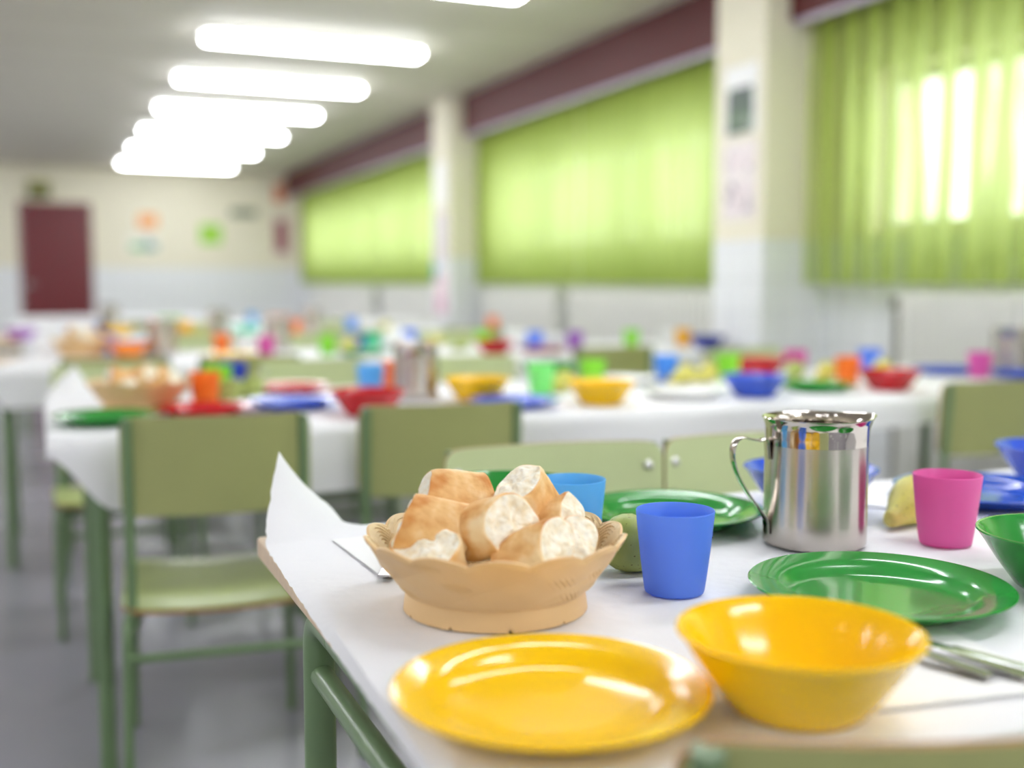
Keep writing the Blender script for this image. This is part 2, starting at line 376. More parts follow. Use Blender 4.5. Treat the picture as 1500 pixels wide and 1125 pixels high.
# baseboard
# curtains
def curtain(y0,y1,mat,label,seed,pitch=.145,amp=.03):
    rnd=random.Random(seed); nz=14; ny=int((y1-y0)/pitch*14); me=bpy.data.meshes.new('curtain'); vs=[];fs=[];th=[]
    ph=rnd.random()*6
    for i in range(ny+1):
        y=y0+(y1-y0)*i/ny
        s=(y-y0)/pitch*2*PI+ph+1.3*mnoise.noise((y*1.7,seed,0))
        env=.75+.5*mnoise.noise((y*2.3,seed+7,1))
        for k in range(nz+1):
            z=k/nz; zz=1.035+z*1.175
            f=1-.55*sst(.75,1,z)
            s2=s+.35*math.sin(z*2.2+seed+y*3)*(1-z)
            vs.append((3.235+amp*f*env*math.sin(s2),y+.012*math.cos(s2)*f,zz)); 
            th.append(.5-.5*math.cos(s2))
    for i in range(ny):
        for k in range(nz): fs.append((i*(nz+1)+k,(i+1)*(nz+1)+k,(i+1)*(nz+1)+k+1,i*(nz+1)+k+1))
    me.from_pydata(vs,[],fs); me.materials.append(mat)
    at=me.attributes.new('thin','FLOAT','POINT'); at.data.foreach_set('value',th)
    for p in me.polygons: p.use_smooth=True
    o=bpy.data.objects.new('curtain',me); C.objects.link(o)
    return tagp(o,label,'curtain',group='green window curtains')
curtain(2.25,4.22,M['curtain_near'],'large sheer green curtain with bright streaks, nearest the viewer',1,.145,.026)
curtain(.3,2.23,M['curtain_near'],'green curtain beyond the right edge of the frame',2,.145,.026)
curtain(4.66,6.60,M['curtain'],'green curtain just left of the near pillar',3,.12,.026)
curtain(6.62,8.40,M['curtain'],'green curtain just right of the far pillar',4,.12,.026)
curtain(8.86,11.55,M['curtain'],'green curtain just left of the far pillar',5,.12,.026)
curtain(11.57,15.0,M['curtain'],'green curtain farthest away beside the end wall',6,.12,.026)
# radiators
def radiator(y0,y1,label,z0=.2,z1=1.0):
    t=thing('radiator',label,'radiator',(3.27,(y0+y1)/2,0),0,'radiators under the windows'); h=(y1-y0)/2
    f=MB(); n=max(4,int((y1-y0)/.065))
    for k in range(n):
        y=-h+(k+.5)*(2*h/n); f.box(-.045,.045,y-.023,y+.023,z0,z1,bev=.012)
    f.box(-.02,.02,-h+.01,h-.01,z0+.05,z0+.09); f.box(-.02,.02,-h+.01,h-.01,z1-.1,z1-.06)
    f.build('radiator_body',M['radiator'],t)
    v=MB(); v.tube(arc([(0,h-.002,z1-.08),(0,h+.05,z1-.08),(0,h+.05,.0)],.03),.012); v.build('pipe',M['dark'],t)
    v=MB(); v.lathe([(.0,0),(.02,0),(.024,.02),(.02,.05),(0,.05)],16,M4=Matrix.Translation((0,h+.05,z1-.07))); v.build('valve',M['dark'],t)
    f=MB(); f.box(-.015,.015,-h+.08,-h+.12,0,z0+.06); f.box(-.015,.015,h-.12,h-.08,0,z0+.06); f.build('foot',M['radiator'],t)
radiator(2.1,3.62,'white ribbed radiator below the nearest curtain at the right edge')
radiator(4.95,6.75,'white radiator left of the near pillar under the middle curtain')
radiator(6.95,8.3,'white radiator just right of the far pillar')
radiator(9.2,11.2,'white radiator left of the far pillar')
radiator(11.6,14.2,'white radiator farthest away near the end wall')
# door
t=tagp(thing('door_1','dark red door at the far end of the room','door',((DX0+DX1)/2,YF+.03,0)),kind='structure')
w=(DX1-DX0)/2
b=MB(); b.box(-w+.03,w-.03,-.02,.02,.005,DZ-.03,bev=.004); b.build('door_leaf',M['door'],t)
b=MB(); b.box(-w,-w+.028,-.04,.06,0,DZ-.002); b.box(w-.028,w,-.04,.06,0,DZ-.002); b.box(-w+.028,w-.028,-.04,.06,DZ-.028,DZ-.002); b.build('door_frame',M['door'],t)
b=MB(); b.tube(arc([(-w+.09,-.02,1.02),(-w+.09,-.07,1.02),(-w+.2,-.07,1.02)],.02),.011)
b.lathe([(0,0),(.028,0),(.028,.008),(0,.008)],20,M4=Matrix.Translation((-w+.09,-.02,1.02))@Matrix.Rotation(PI/2,4,'X')); b.build('door_handle',M['cutlery'],t)
# ceiling strip lights
def make_light(loc,label):
    t=thing('ceiling_light',label,'ceiling light',loc,0,'fluorescent ceiling lights in a row')
    b=MB(); b.box(-.67,.67,-.08,.08,-.03,0,bev=.006); b.build('fixture_body',M['fixture'],t)
    b=MB(); b.box(-.655,.655,-.068,.068,-.07,-.031,bev=.02); b.build('diffuser',M['tube'],t)
    return t
LY=[6.8,8.2,9.6,11.1,12.55,14.2]
ll=['largest full strip light, second from the viewer at the top of the picture','third strip light from the viewer along the ceiling','fourth strip light from the viewer along the ceiling',
 'third strip light from the far wall','second strip light from the far wall','strip light nearest the far wall']
L0=None
for y,l in [(5.2,'strip light cut off by the top edge of the picture')]+list(zip(LY,ll)):
    if L0 is None: L0=make_light((1.58,y,ZC-.001),l)
    else: dup(L0,(1.58,y,ZC-.001),0,l)
for y in (3.7,2.2,.7,-.8,-2.3,-3.8): dup(L0,(1.58,y,ZC-.001),0,'strip light overhead, outside the frame')
for y in (14,12.5,11,9.5,8,6.7,5.2,3.7,2.2,.7,-.8,-2.3): dup(L0,(-2.3,y,ZC-.001),0,'added strip light for fill, outside the frame')  # unseen second row, added to give the room more fill light
# wall papers and signs on the far wall
def sheet(name,x0,x1,z0,z1,mat,label,cat,y=YF):
    b=MB(); b.box(x0,x1,y-.006,y-.001,z0,z1); return tagp(b.build(name,mat),label,cat)
def col(n,c,ns=20,na=.1): return simple(n,c,.6,nscale=ns,namt=na)
def blotch(name,cols,scale,pos=(.35,.5,.65)):
    nt=NT(name); bb=prin(nt,cols[0],.55,spec=.3); v=nt.obj(); tx=nt.n('ShaderNodeTexNoise'); tx.inputs['Scale'].default_value=scale; tx.inputs['Detail'].default_value=3; nt.l(v,tx.inputs['Vector'])
    r=nt.n('ShaderNodeValToRGB'); e=r.color_ramp.elements; e[0].position=pos[0]; e[0].color=(*lin(cols[0]),1); e[1].position=pos[-1]; e[1].color=(*lin(cols[-1]),1)
    for p,c in zip(pos[1:-1],cols[1:-1]): x=e.new(p); x.color=(*lin(c),1)
    nt.l(tx.outputs['Fac'],r.inputs[0]); nt.l(r.outputs[0],bb.inputs['Base Color']); return nt.m
def poster(label,x0,x1,z0,z1,bg,blobs,mat,y=YF):
    """paper sheet with the coloured picture panel as a child"""
    s=sheet('poster',x0,x1,z0,z1,bg,label,'poster',y)
    for bx0,bx1,bz0,bz1,mm in blobs:
        b=MB(); b.box(bx0,bx1,y-.009,y-.0062,bz0,bz1); b.build('printed_picture',mm,s)
    return s
M['paper']=col('wall_paper_white',(240,238,226))
poster('paper with an orange picture on the end wall',1.16,1.48,1.72,1.96,M['paper'],[(1.2,1.45,1.75,1.93,blotch('orange_print',[(250,170,70),(248,190,110),(240,150,90)],9))],0)
poster('paper with a green and blue strip below the orange picture',1.05,1.47,1.42,1.66,M['paper'],[(1.1,1.26,1.46,1.54,col('green_print',(120,190,130))),(1.27,1.43,1.46,1.55,col('bluegreen_print',(110,160,150))),(1.3,1.36,1.56,1.62,col('violet_print',(170,170,200)))],0)
sheet('paper_sign',1.98,2.26,1.55,1.81,col('lime_notice',(160,214,70)),'square lime green notice on the end wall','notice')
b=MB(); b.box(2.38,2.72,YF-.06,YF-.001,1.92,2.02,bev=.012); o=tagp(b.build('wall_fitting',col('greygreen_fitting',(112,124,104))),'small dark grey green wall fitting high on the end wall','wall fitting')  # unidentified dark fitting; it gives no light
b=MB(); b.box(2.43,2.67,YF-.066,YF-.061,1.935,1.975); b.build('lens',col('fitting_front',(150,160,140)),o)  # paler front strip of the unlit fitting
sheet('item',2.97,3.1,2.12,2.36,col('orange_item',(222,128,78)),'small orange sign under the far end of the pelmet','item')  # orange rectangle standing for an unidentified thing on the wall
poster('narrow dark red poster beside the farthest curtain',2.96,3.16,1.42,1.92,col('pale_poster',(214,190,190)),[(2.98,3.13,1.46,1.88,blotch('darkred_print',[(120,40,60),(150,60,80),(200,150,160)],8))],0)
b=MB(); b.box(-.1,.16,YF-.07,YF-.001,2.1,2.3,bev=.01); o=tagp(b.build('exit_lamp',col('exit_olive',(120,124,50))),'dark olive emergency exit lamp right above the red door','exit lamp')
b=MB()
for k in range(4): b.box(-.075+k*.055,-.045+k*.055,YF-.075,YF-.0705,2.13,2.23)
b.build('sign_marks',col('exit_dark',(70,78,30)),o)
b=MB(); b.box(-.07,.13,YF-.074,YF-.0705,2.245,2.285); b.build('lamp_strip',col('exit_light',(196,192,120)),o)
# pictures on the pillars (on the faces towards the room)
def pilpic(name,y0,y1,z0,z1,mat,label,cat,blobs=()):
    b=MB(); b.box(2.994,2.999,y0,y1,z0,z1); o=tagp(b.build(name,mat),label,cat)
    for a0,a1,c0,c1,mm in blobs:
        b=MB(); b.box(2.990,2.9935,a0,a1,c0,c1); b.build('printed_picture',mm,o)
photo=blotch('grey_green_photo',[(58,62,72),(98,98,108),(92,120,84),(170,176,172)],11,(.3,.45,.55,.75))
pinkgrey=blotch('pink_grey_photo',[(120,112,124),(226,214,218),(240,228,228)],14,(.34,.46,.6))
pilpic('photo_sheet',4.29,4.55,1.72,2.03,M['napkin'],'white sheet with a dark photo, upper one on the near pillar','photo',[(4.32,4.52,1.725,1.93,photo)])
pilpic('photo_sheet',4.29,4.55,1.33,1.69,col('pale_sheet',(236,228,226)),'pale sheet with two small pictures, lower one on the near pillar','photo',[(4.32,4.52,1.55,1.65,pinkgrey),(4.32,4.52,1.36,1.5,pinkgrey)])
pilpic('paper_sign',8.5,8.76,1.66,2.0,M['napkin'],'bright white sheet of paper on the far pillar','paper')
pilpic('paper_strip',8.5,8.74,1.2,1.6,col('lilac_strip',(214,206,214)),'pale lilac strip of paper below the white sheet on the far pillar','paper')
pilpic('paper_strip',8.5,8.74,.78,1.12,col('pink_strip',(232,204,212)),'pinkish strip of paper low on the far pillar','paper',[(8.55,8.7,.82,.92,col('pink_blot',(206,150,180)))])
pilpic('sticker',8.72,8.82,1.05,1.19,col('teal_sticker',(70,170,180)),'small teal sticker on the edge of the far pillar','sticker')

# ------------------------------------------------------------------ chairs
def shell_panel(w,h,t,curve,corner,nx=24,ny=14):
    """curved plywood panel in local (x across, z up, y=curve), two-sided with an edge; mats 0 front(+y) 1 back 2 edge"""
    # outline param: rounded rectangle mapped from a grid
    vs=[];fs=[];mi=[]
    def pt(u,v):
        x=u*w/2; z=v*h/2
        # rounding of corners
        dx=abs(x)-(w/2-corner); dz=abs(z)-(h/2-corner)
        if dx>0 and dz>0:
            m=max(dx,dz); d=math.hypot(dx,dz); k=m/d
            x=math.copysign(w/2-corner+dx*k,x); z=math.copysign(h/2-corner+dz*k,z)
        return x,z
    us=[-1+2*i/nx for i in range(nx+1)]; vv=[-1+2*i/ny for i in range(ny+1)]
    for side in (0,1):
        for i in us:
            for j in vv:
                x,z=pt(i,j); vs.append((x,curve(x,z)+(t/2 if side==0 else -t/2),z))
    n=(nx+1)*(ny+1); N=ny+1
    for i in range(nx):
        for j in range(ny):
            q=(i*N+j,(i+1)*N+j,(i+1)*N+j+1,i*N+j+1)
            fs.append(q); mi.append(0); fs.append(tuple(n+k for k in reversed(q))); mi.append(1)
    bd=[i*N for i in range(nx+1)]+[nx*N+j for j in range(1,ny+1)]+[i*N+ny for i in range(nx-1,-1,-1)]+[j for j in range(ny-1,0,-1)]
    for a,c in zip(bd,bd[1:]+bd[:1]): fs.append((a,c,n+c,n+a)); mi.append(2)
    return vs,fs,mi
def make_chair(loc,rz,label,group):
    t=thing('dining_chair',label,'chair',loc,rz,group)
    mats=[M['lam'],M['lamshaded'],M['ply']]
    # backrest: ends come forward (+y)
    vs,fs,mi=shell_panel(.375,.2,.009,lambda x,z:.95*x*x-.03-.05*z,.025)
    b=MB()
    b.add(vs,fs,0,True); b.mi=mi; bk=b.build('backrest',mats,t,(0,-.19,.675))
    for x in (-.165,.165):
        for z in (.06,):
            r=MB(); r.lathe([(0,.004),(.006,.0035),(.0085,.001),(.0085,-.002)],14,M4=Matrix.Translation((x,.95*x*x-.03-.05*z+.005,z))@Matrix.Rotation(-PI/2,4,'X'))
            r.build('rivet',M['rivet'],bk)
    # seat: dished, tipped back a little
    vs,fs,mi=shell_panel(.385,.39,.009,lambda x,z:-(.010*math.cos(x/.1925*PI/2)) - (.02*sst(.11,.195,z)) + .008*sst(-.1,-.195,z) + .105*z,.045,22,22)
    b=MB(); b.add([(x,z,y) for x,y,z in vs],fs,0,True); b.mi=mi
    b.build('seat',[M['lamseat'],M['lamshaded'],M['ply']],t,(0,-.005,.396))
    R=.0105
    for s in (-1,1):
        x=.172*s
        p=MB(); p.tube(arc([(x,-.205,.772),(x,-.192,.6),(x,-.178,.337),(x*.93,-.06,.342)],.03),R); p.build('back_post',M['frame'],t)
        p=MB(); p.tube(arc([(x*1.09,-.205,0),(x*1.06,-.19,.353),(x*1.03,-.1,.359),(x,.0,.367)],.035),R); p.build('leg',M['frame'],t)
        p=MB(); p.tube(arc([(x*1.06,.185,0),(x*1.02,.165,.370),(x,.06,.369),(x,-.0,.367)],.035),R); p.build('leg',M['frame'],t)
    p=MB(); p.tube([(-.185,-.2,.285),(.185,-.2,.285)],.009); p.build('stretcher',M['frame'],t)
    p=MB(); p.tube([(-.18,.17,.30),(.18,.17,.30)],.009); p.build('stretcher',M['frame'],t)
    p=MB(); p.tube([(-.162,-.03,.354),(.162,-.03,.354)],.009); p.tube([(-.168,.1,.365),(.168,.1,.365)],.009); p.build('seat_brace',M['frame'],t)
    return t
R_=math.radians
gn={1:'chairs along the nearest table',2:'chairs along the second table',3:'chairs along the third table',4:'chairs along the fourth table',5:'chairs along the fifth table'}
chairs=[ # x, y of the chair origin, facing angle, label, row
 (.337,2.50,-5,'green chair seen from behind, nearest the aisle at the second table',2),
 (.825,2.525,-4,'second green chair from the aisle, seen from behind at the second table',2),
 (2.41,2.49,-2,'dark green chair seen from behind near the right edge of the picture',2),
 (.748,1.452,180-6,'pale green chair facing us across the bread basket',1),
 (1.142,1.435,180-4,'pale green chair facing us, half hidden by the large steel pitcher',1),
 (.565,.685,-15,'green chair cut off at the bottom edge, tucked under the nearest table',1),
 (.21,3.64,180,'pale chair facing us behind the bread basket of the second table',2),
 (.86,3.64,180,'pale chair facing us behind the blue and red plates of the second table',2),
 (1.43,3.64,178,'pale chair facing us just right of the pitcher on the second table',2),
 (2.62,3.62,182,'pale chair facing us behind the red and blue bowls of the second table',2),
 (.25,4.40,-3,'olive chair back under the heaped bread basket of the third table',3),
 (.72,4.36,-4,'olive chair back under the yellow plate of the third table',3),
 (2.22,4.36,-2,'dark olive chair back behind the large blue cup',3),
 (.75,5.62,180,'chair facing us behind the pitchers of the third table',3),
 (1.35,5.62,180,'chair facing us behind the green plate of the third table',3),
 (2.05,5.62,180,'chair facing us behind the red bowl of the third table',3),
 (.72,6.36,-2,'small olive chair back below the far yellow cup',4),
 (1.62,6.36,-2,'small olive chair back behind the far magenta cup and pitcher',4),
 (2.35,6.36,-2,'small olive chair back behind the purple cup',4),
 (.9,7.6,180,'distant chair facing us at the fourth table, left one',4),
 (1.9,7.6,180,'distant chair facing us at the fourth table, right one',4),
 (.7,8.34,0,'distant olive chair back at the fifth table, left one',5),
 (1.7,8.34,0,'distant olive chair back at the fifth table, right one',5),
]
c0=None
for x,y,a,l,row in chairs:
    if c0 is None: c0=make_chair((x,y,0),R_(a),l,gn[row])
    else: dup(c0,(x,y,0),R_(a),l,gn[row])

# ------------------------------------------------------------------ tables and paper cloths
ZT=.728
def make_table(x0,x1,y0,y1,label,inset=.075):
    cx,cy=(x0+x1)/2,(y0+y1)/2; w,d=(x1-x0)/2,(y1-y0)/2
    t=thing('dining_table',label,'table',(cx,cy,0),0,'long dining tables')
    b=MB(); b.box(-w,w,-d,d,ZT-.026,ZT,bev=.004); b.build('tabletop',M['wood'],t)
    for s in (-1,1):
        x=s*(w-inset)
        ya,yb=d-.8,d-.2
        for y,q in ((ya,1),(yb,-1)):
            p=MB(); p.tube(arc([(x,y,0),(x,y,ZT-.045),(x,y+q*.1,ZT-.045)],.045,8),.0175,16); p.build('leg',M['frame'],t)
        p=MB(); p.tube([(x,ya+.08,ZT-.045),(x,yb-.08,ZT-.045)],.0172,16); p.build('end_rail',M['frame'],t)
        p=MB(); p.tube([(x,ya,ZT-.11),(x,yb,ZT-.11)],.0125,14); p.build('stretcher',M['frame'],t)
    p=MB(); p.box(-w+.07,w-.07,-.02,.02,ZT-.065,ZT-.0265); p.build('long_rail',M['frame'],t)
    return t
def cloth(label,x0,x1,y0,y1,left=.03,front=.1,front_l=None,back=.03,curl=0,curl_r=.2,cvec=(0,0,.1),skew=0,seed=1,round_l=.1,n_u=None):
    """paper sheet over a table: x0..x1,y0..y1 is the table top"""
    zt=ZT+.0035; fl=front if front_l is None else front_l
    U=[]; u=x0-left
    while u<x1+.02: U.append(u); u+= .012 if u<x0+.35 else .05
    U.append(x1+.02); V=[]; nv=90
    vs=[];fs=[]
    def bend(s,r=.012):
        if s<=0: return 0,0
        q=r*PI/2
        if s<q: return r*math.sin(s/r), r*(1-math.cos(s/r))
        return r, r+(s-q)
    for u in U:
        fr=(fl+(front-fl)*sst(x0,x1,u))
        fr*= (.25+.75*sst(x0-left,x0+round_l,u)) if round_l else 1
        for j in range(nv+1):
            tj=j/nv; v=(y0-fr)+(y1+back-(y0-fr))*tj
            uu=u
            if u<x0+.3: uu=u+(.0025*mnoise.noise((v*70,seed,2)) if u<x0-left+.006 else 0)+skew*((v-y0)/(y1-y0))*(1-sst(x0,x0+.3,u))
            ox,dz1=bend(x0-uu,.012) if uu<x0 else (0,0)
            oy,dz2=bend(y0-v) if v<y0 else (0,0)
            ob,dz3=bend(v-y1) if v>y1 else (0,0)
            x=max(uu,x0)-ox if uu<x0 else uu
            y=(y0-oy-.002*(oy>0)) if v<y0 else ((y1+ob) if v>y1 else v)
            z=zt-dz1-dz2-dz3
            if v<y0-.02: y+= .008*math.sin(uu*9+seed)*min(1,(y0-v)/.08)-.006
            z+= .0012*mnoise.noise((uu*6,v*6,seed))*(1 if (uu>x0 and y0<v<y1) else 0)
            if curl:
                du=(uu-(x0-left)-skew+.004*mnoise.noise((v*60,seed,0)))/curl_r; dv=((y1+back)-v)/curl_r
                m=max(0,1-math.sqrt(max(du,0)**2+max(dv,0)**2)); wgt=m**1.6
                x=x*(1-min(1,m*3))+min(1,m*3)*uu; y=y*(1-min(1,m*3))+min(1,m*3)*v; z=z*(1-min(1,m*3))+min(1,m*3)*zt
                x+=cvec[0]*wgt; y+=cvec[1]*wgt; z+=cvec[2]*wgt
            vs.append((x,y,z))
    N=nv+1
    for i in range(len(U)-1):
        for j in range(nv): fs.append((i*N+j,(i+1)*N+j,(i+1)*N+j+1,i*N+j+1))
    b=MB(); b.add(vs,fs,0,True); o=b.build('tablecloth',M['cloth'])
    return tagp(o,label,'tablecloth',group='white paper tablecloths')
make_table(.236,1.72,.575,1.375,'nearest table with the bread basket and yellow plates',.03)
cloth('white embossed paper cloth on the nearest table, corner curling up',.236,1.72,.575,1.375,left=.03,front=.02,back=.065,curl=1,curl_r=.15,cvec=(.03,-.05,.1),skew=.03,seed=3,round_l=0)
make_table(.012,1.47,2.42,3.26,'second table, left half, beside the aisle',.09)
make_table(1.475,2.95,2.42,3.26,'second table, right half, towards the windows')
cloth('white paper cloth on the second table, hanging low at its left corner',.012,2.95,2.42,3.26,left=.02,front=.075,front_l=.165,back=.09,curl=1,curl_r=.2,cvec=(.09,-.06,.085),seed=5,round_l=.12)
make_table(-.2,1.4,4.39,5.22,'third table, left half')
make_table(1.405,2.95,4.39,5.22,'third table, right half')
cloth('white paper cloth on the third table, flaring out at its left end',-.2,2.95,4.39,5.22,left=.0,front=.09,front_l=.15,back=.11,curl=1,curl_r=.2,cvec=(.06,-.05,.17),skew=.17,seed=8,round_l=.1)
make_table(-.36,1.2,6.36,7.2,'fourth table, left half with its bare brown end')
make_table(1.205,2.8,6.36,7.2,'fourth table, right half')
cloth('white paper cloth on the fourth table',-.1,2.8,6.36,7.2,left=0,front=.08,back=.05,seed=9,round_l=0)
make_table(-.2,1.35,8.33,9.16,'fifth table, left half')
make_table(1.355,2.85,8.33,9.16,'fifth table, right half')
cloth('white paper cloth on the fifth table',-.2,2.85,8.33,9.16,left=.02,front=.08,back=.05,seed=10,round_l=0)
make_table(-.2,1.35,10.3,11.13,'last table before the end wall')
cloth('white paper cloth on the last table before the end wall',-.2,1.35,10.3,11.13,left=.02,front=.08,back=.05,seed=11,round_l=0)
TOP=ZT+.0047

# ------------------------------------------------------------------ tableware
def plate_mb(r=.12,h=.02,n=96):
    k=r/.12; p=[(0,.0045),(.05*k,.0045),(.074*k,.005),(.083*k,.0075),(.089*k,.0125),(.0935*k,.0158),(.102*k,.0178),(.1155*k,.0205),(.1188*k,.0208),(.12*k,.0198),
       (.1185*k,.0182),(.103*k,.0152),(.094*k,.0125),(.088*k,.0065),(.082*k,.002),(.074*k,.0),(.05*k,0),(0,0)]
    b=MB(); b.lathe([(max(a,1e-5),z) for a,z in p],n); return b
def bowl_mb(r=.09,h=.056,n=96):
    k=r/.09
    o=[(1e-5,0),(.046,0),(.0485,.001),(.052,.004),(.0605,.015),(.070,.028),(.0785,.041),(.0845,.0505),(.0885,.0555),(.0900,.0570)]
    i=[(.0895,.0585),(.0868,.0583),(.0825,.0535),(.0765,.0425),(.068,.0295),(.0585,.0165),(.050,.0075),(.042,.0045),(1e-5,.0035)]
    b=MB(); b.lathe([(a*k,z) for a,z in o+i],n); return b
def cup_mb(n=72):
    o=[(1e-5,0.001),(.026,.001),(.0275,0),(.029,.0008),(.0298,.003),(.0312,.012),(.0338,.032),(.0362,.054),(.0380,.072),(.0388,.080),(.0390,.0825)]
    i=[(.0384,.0832),(.0377,.0825),(.0366,.071),(.0348,.053),(.0324,.031),(.0298,.012),(.0285,.0045),(1e-5,.0035)]
    b=MB(); b.lathe(o+i,n); return b
def smooth_closed(mb):
    return mb
proto={}
def place_simple(kind,c,x,y,label,group,r=None,z=TOP):
    key=(kind,c,r)
    if key not in proto:
        if kind=='plate': o=plate_mb(r or .115).build('plate',plastic(c))
        elif kind=='bowl': o=bowl_mb(r or .09).build('bowl',plastic(c))
        elif kind=='cup': o=cup_mb().build('cup',cupmat(c))
        tagp(o,label,kind,group); o.location=(x,y,z); o.rotation_euler=(0,0,random.Random(label).random()*6); proto[key]=o; return o
    return dup(proto[key],(x,y,z),0,label,group)
def make_pitcher(x,y,rz,label,group,z=TOP):
    """handle along local -X, spout along +X"""
    t=thing('pitcher',label,'pitcher',(x,y,z),rz,group); R=.0595; H=.1495
    n=128
    def spout(k,r,zz,a):
        w=math.exp(-(math.atan2(math.sin(a),math.cos(a))/.3)**2)
        e=sst(.118,H,zz)
        return r+.011*w*e*e*(1 if r>.03 else 0), zz+.002*w*e
    def body(prof,mat,name):
        b=MB(); b.lathe(prof,n,rfun=spout); return b.build(name,mat,t)
    body([(1e-5,.0),(R-.006,.0),(R-.002,.0012),(R,.004),(R,.03),(R,.06),(R,.09),(R,.1195)],M['brushed'],'pitcher_body')
    body([(R,.1196),(R+.0001,.128),(R+.0003,.138),(R+.0008,.144),(R+.0022,.1482),(R+.0035,.1495),(R+.0036,.1503),(R+.0028,.1508),(R+.0010,.1498),(R-.0008,.146),(R-.0012,.139),(R-.0012,.1196)],M['polished'],'rim')
    body([(R-.0012,.1195),(R-.0012,.06),(R-.0012,.006),(R-.005,.003),(1e-5,.0028)],M['brushed'],'inner_lining')
    h=MB(); pts=[(-R-.001,0,.103),(-R-.0025,0,.118),(-R-.004,0,.126),(-R-.012,0,.1245),(-R-.022,0,.126),(-R-.033,0,.1285),(-R-.0405,0,.125),(-R-.0445,0,.115),(-R-.0435,0,.1),(-R-.036,0,.08),(-R-.025,0,.062),(-R-.013,0,.046),(-R-.0035,0,.034),(-R-.0015,0,.024),(-R-.001,0,.014)]
    # smooth the spine
    P_=[Vector(p) for p in pts]; sp=[]
    for i in range(len(P_)-1):
        p0=P_[max(i-1,0)];p1=P_[i];p2=P_[i+1];p3=P_[min(i+2,len(P_)-1)]
        for k in range(6):
            q=k/6; sp.append(.5*((2*p1)+(p2-p0)*q+(2*p0-5*p1+4*p2-p3)*q*q+(3*p1-p0-3*p2+p3)*q**3))
    sp.append(P_[-1])
    h.tube(sp,0,16,flat=(.0085,.0013)); h.build('handle',M['polished'],t)
    return t
PEAR=None
def pear_parts(mat,t,stem=True):
    """pear lying with its neck along local +X, body at the origin"""
    prof=[(-.031,.004),(-.0305,.0085),(-.0285,.0155),(-.024,.022),(-.016,.0275),(-.006,.0305),(.004,.031),(.014,.0288),(.024,.0246),(.034,.0198),(.044,.0157),(.053,.0128),(.060,.0105),(.0645,.0072),(.066,.003)]
    b=MB(); n=40; vs=[];fs=[]
    for k,(x,r) in enumerate(prof):
        cz=.031-.0185*sst(.0,.066,x)  # the neck sinks towards the table
        for i in range(n):
            a=2*PI*i/n; rr=r*(1+.035*mnoise.noise((x*30,math.cos(a),math.sin(a))))
            vs.append((x,rr*math.cos(a),cz+rr*math.sin(a)))
    m=len(prof)
    for k in range(m-1):
        for i in range(n): j=(i+1)%n; fs.append((k*n+i,k*n+j,(k+1)*n+j,(k+1)*n+i))
    fs.append(tuple(reversed(range(n)))); fs.append(tuple((m-1)*n+i for i in range(n)))
    b.add(vs,fs,0,True); b.build('pear_flesh',mat,t)
    if not stem: return
    s=MB(); s.tube([(.063,0,.0125),(.070,.001,.0155),(.079,.003,.021),(.088,.004,.028),(.093,.004,.0335)],[.0024,.0018,.0015,.0017,.0024],8); s.build('stem',M['stem'],t)
    c=MB(); c.lathe([(1e-5,.0),(.0035,.0005),(.005,-.001)],10,M4=Matrix.Translation((-.0315,0,.031))@Matrix.Rotation(-PI/2,4,'Y')); c.build('calyx',M['stem'],t)
pproto={}
def place_pear(c,x,y,rz,label,group,z=TOP):
    if c not in pproto:
        t=thing('pear',label,'pear',(x,y,z),rz,group); pear_parts(M[c],t); pproto[c]=t; return t
    return dup(pproto[c],(x,y,z),rz,label,group)

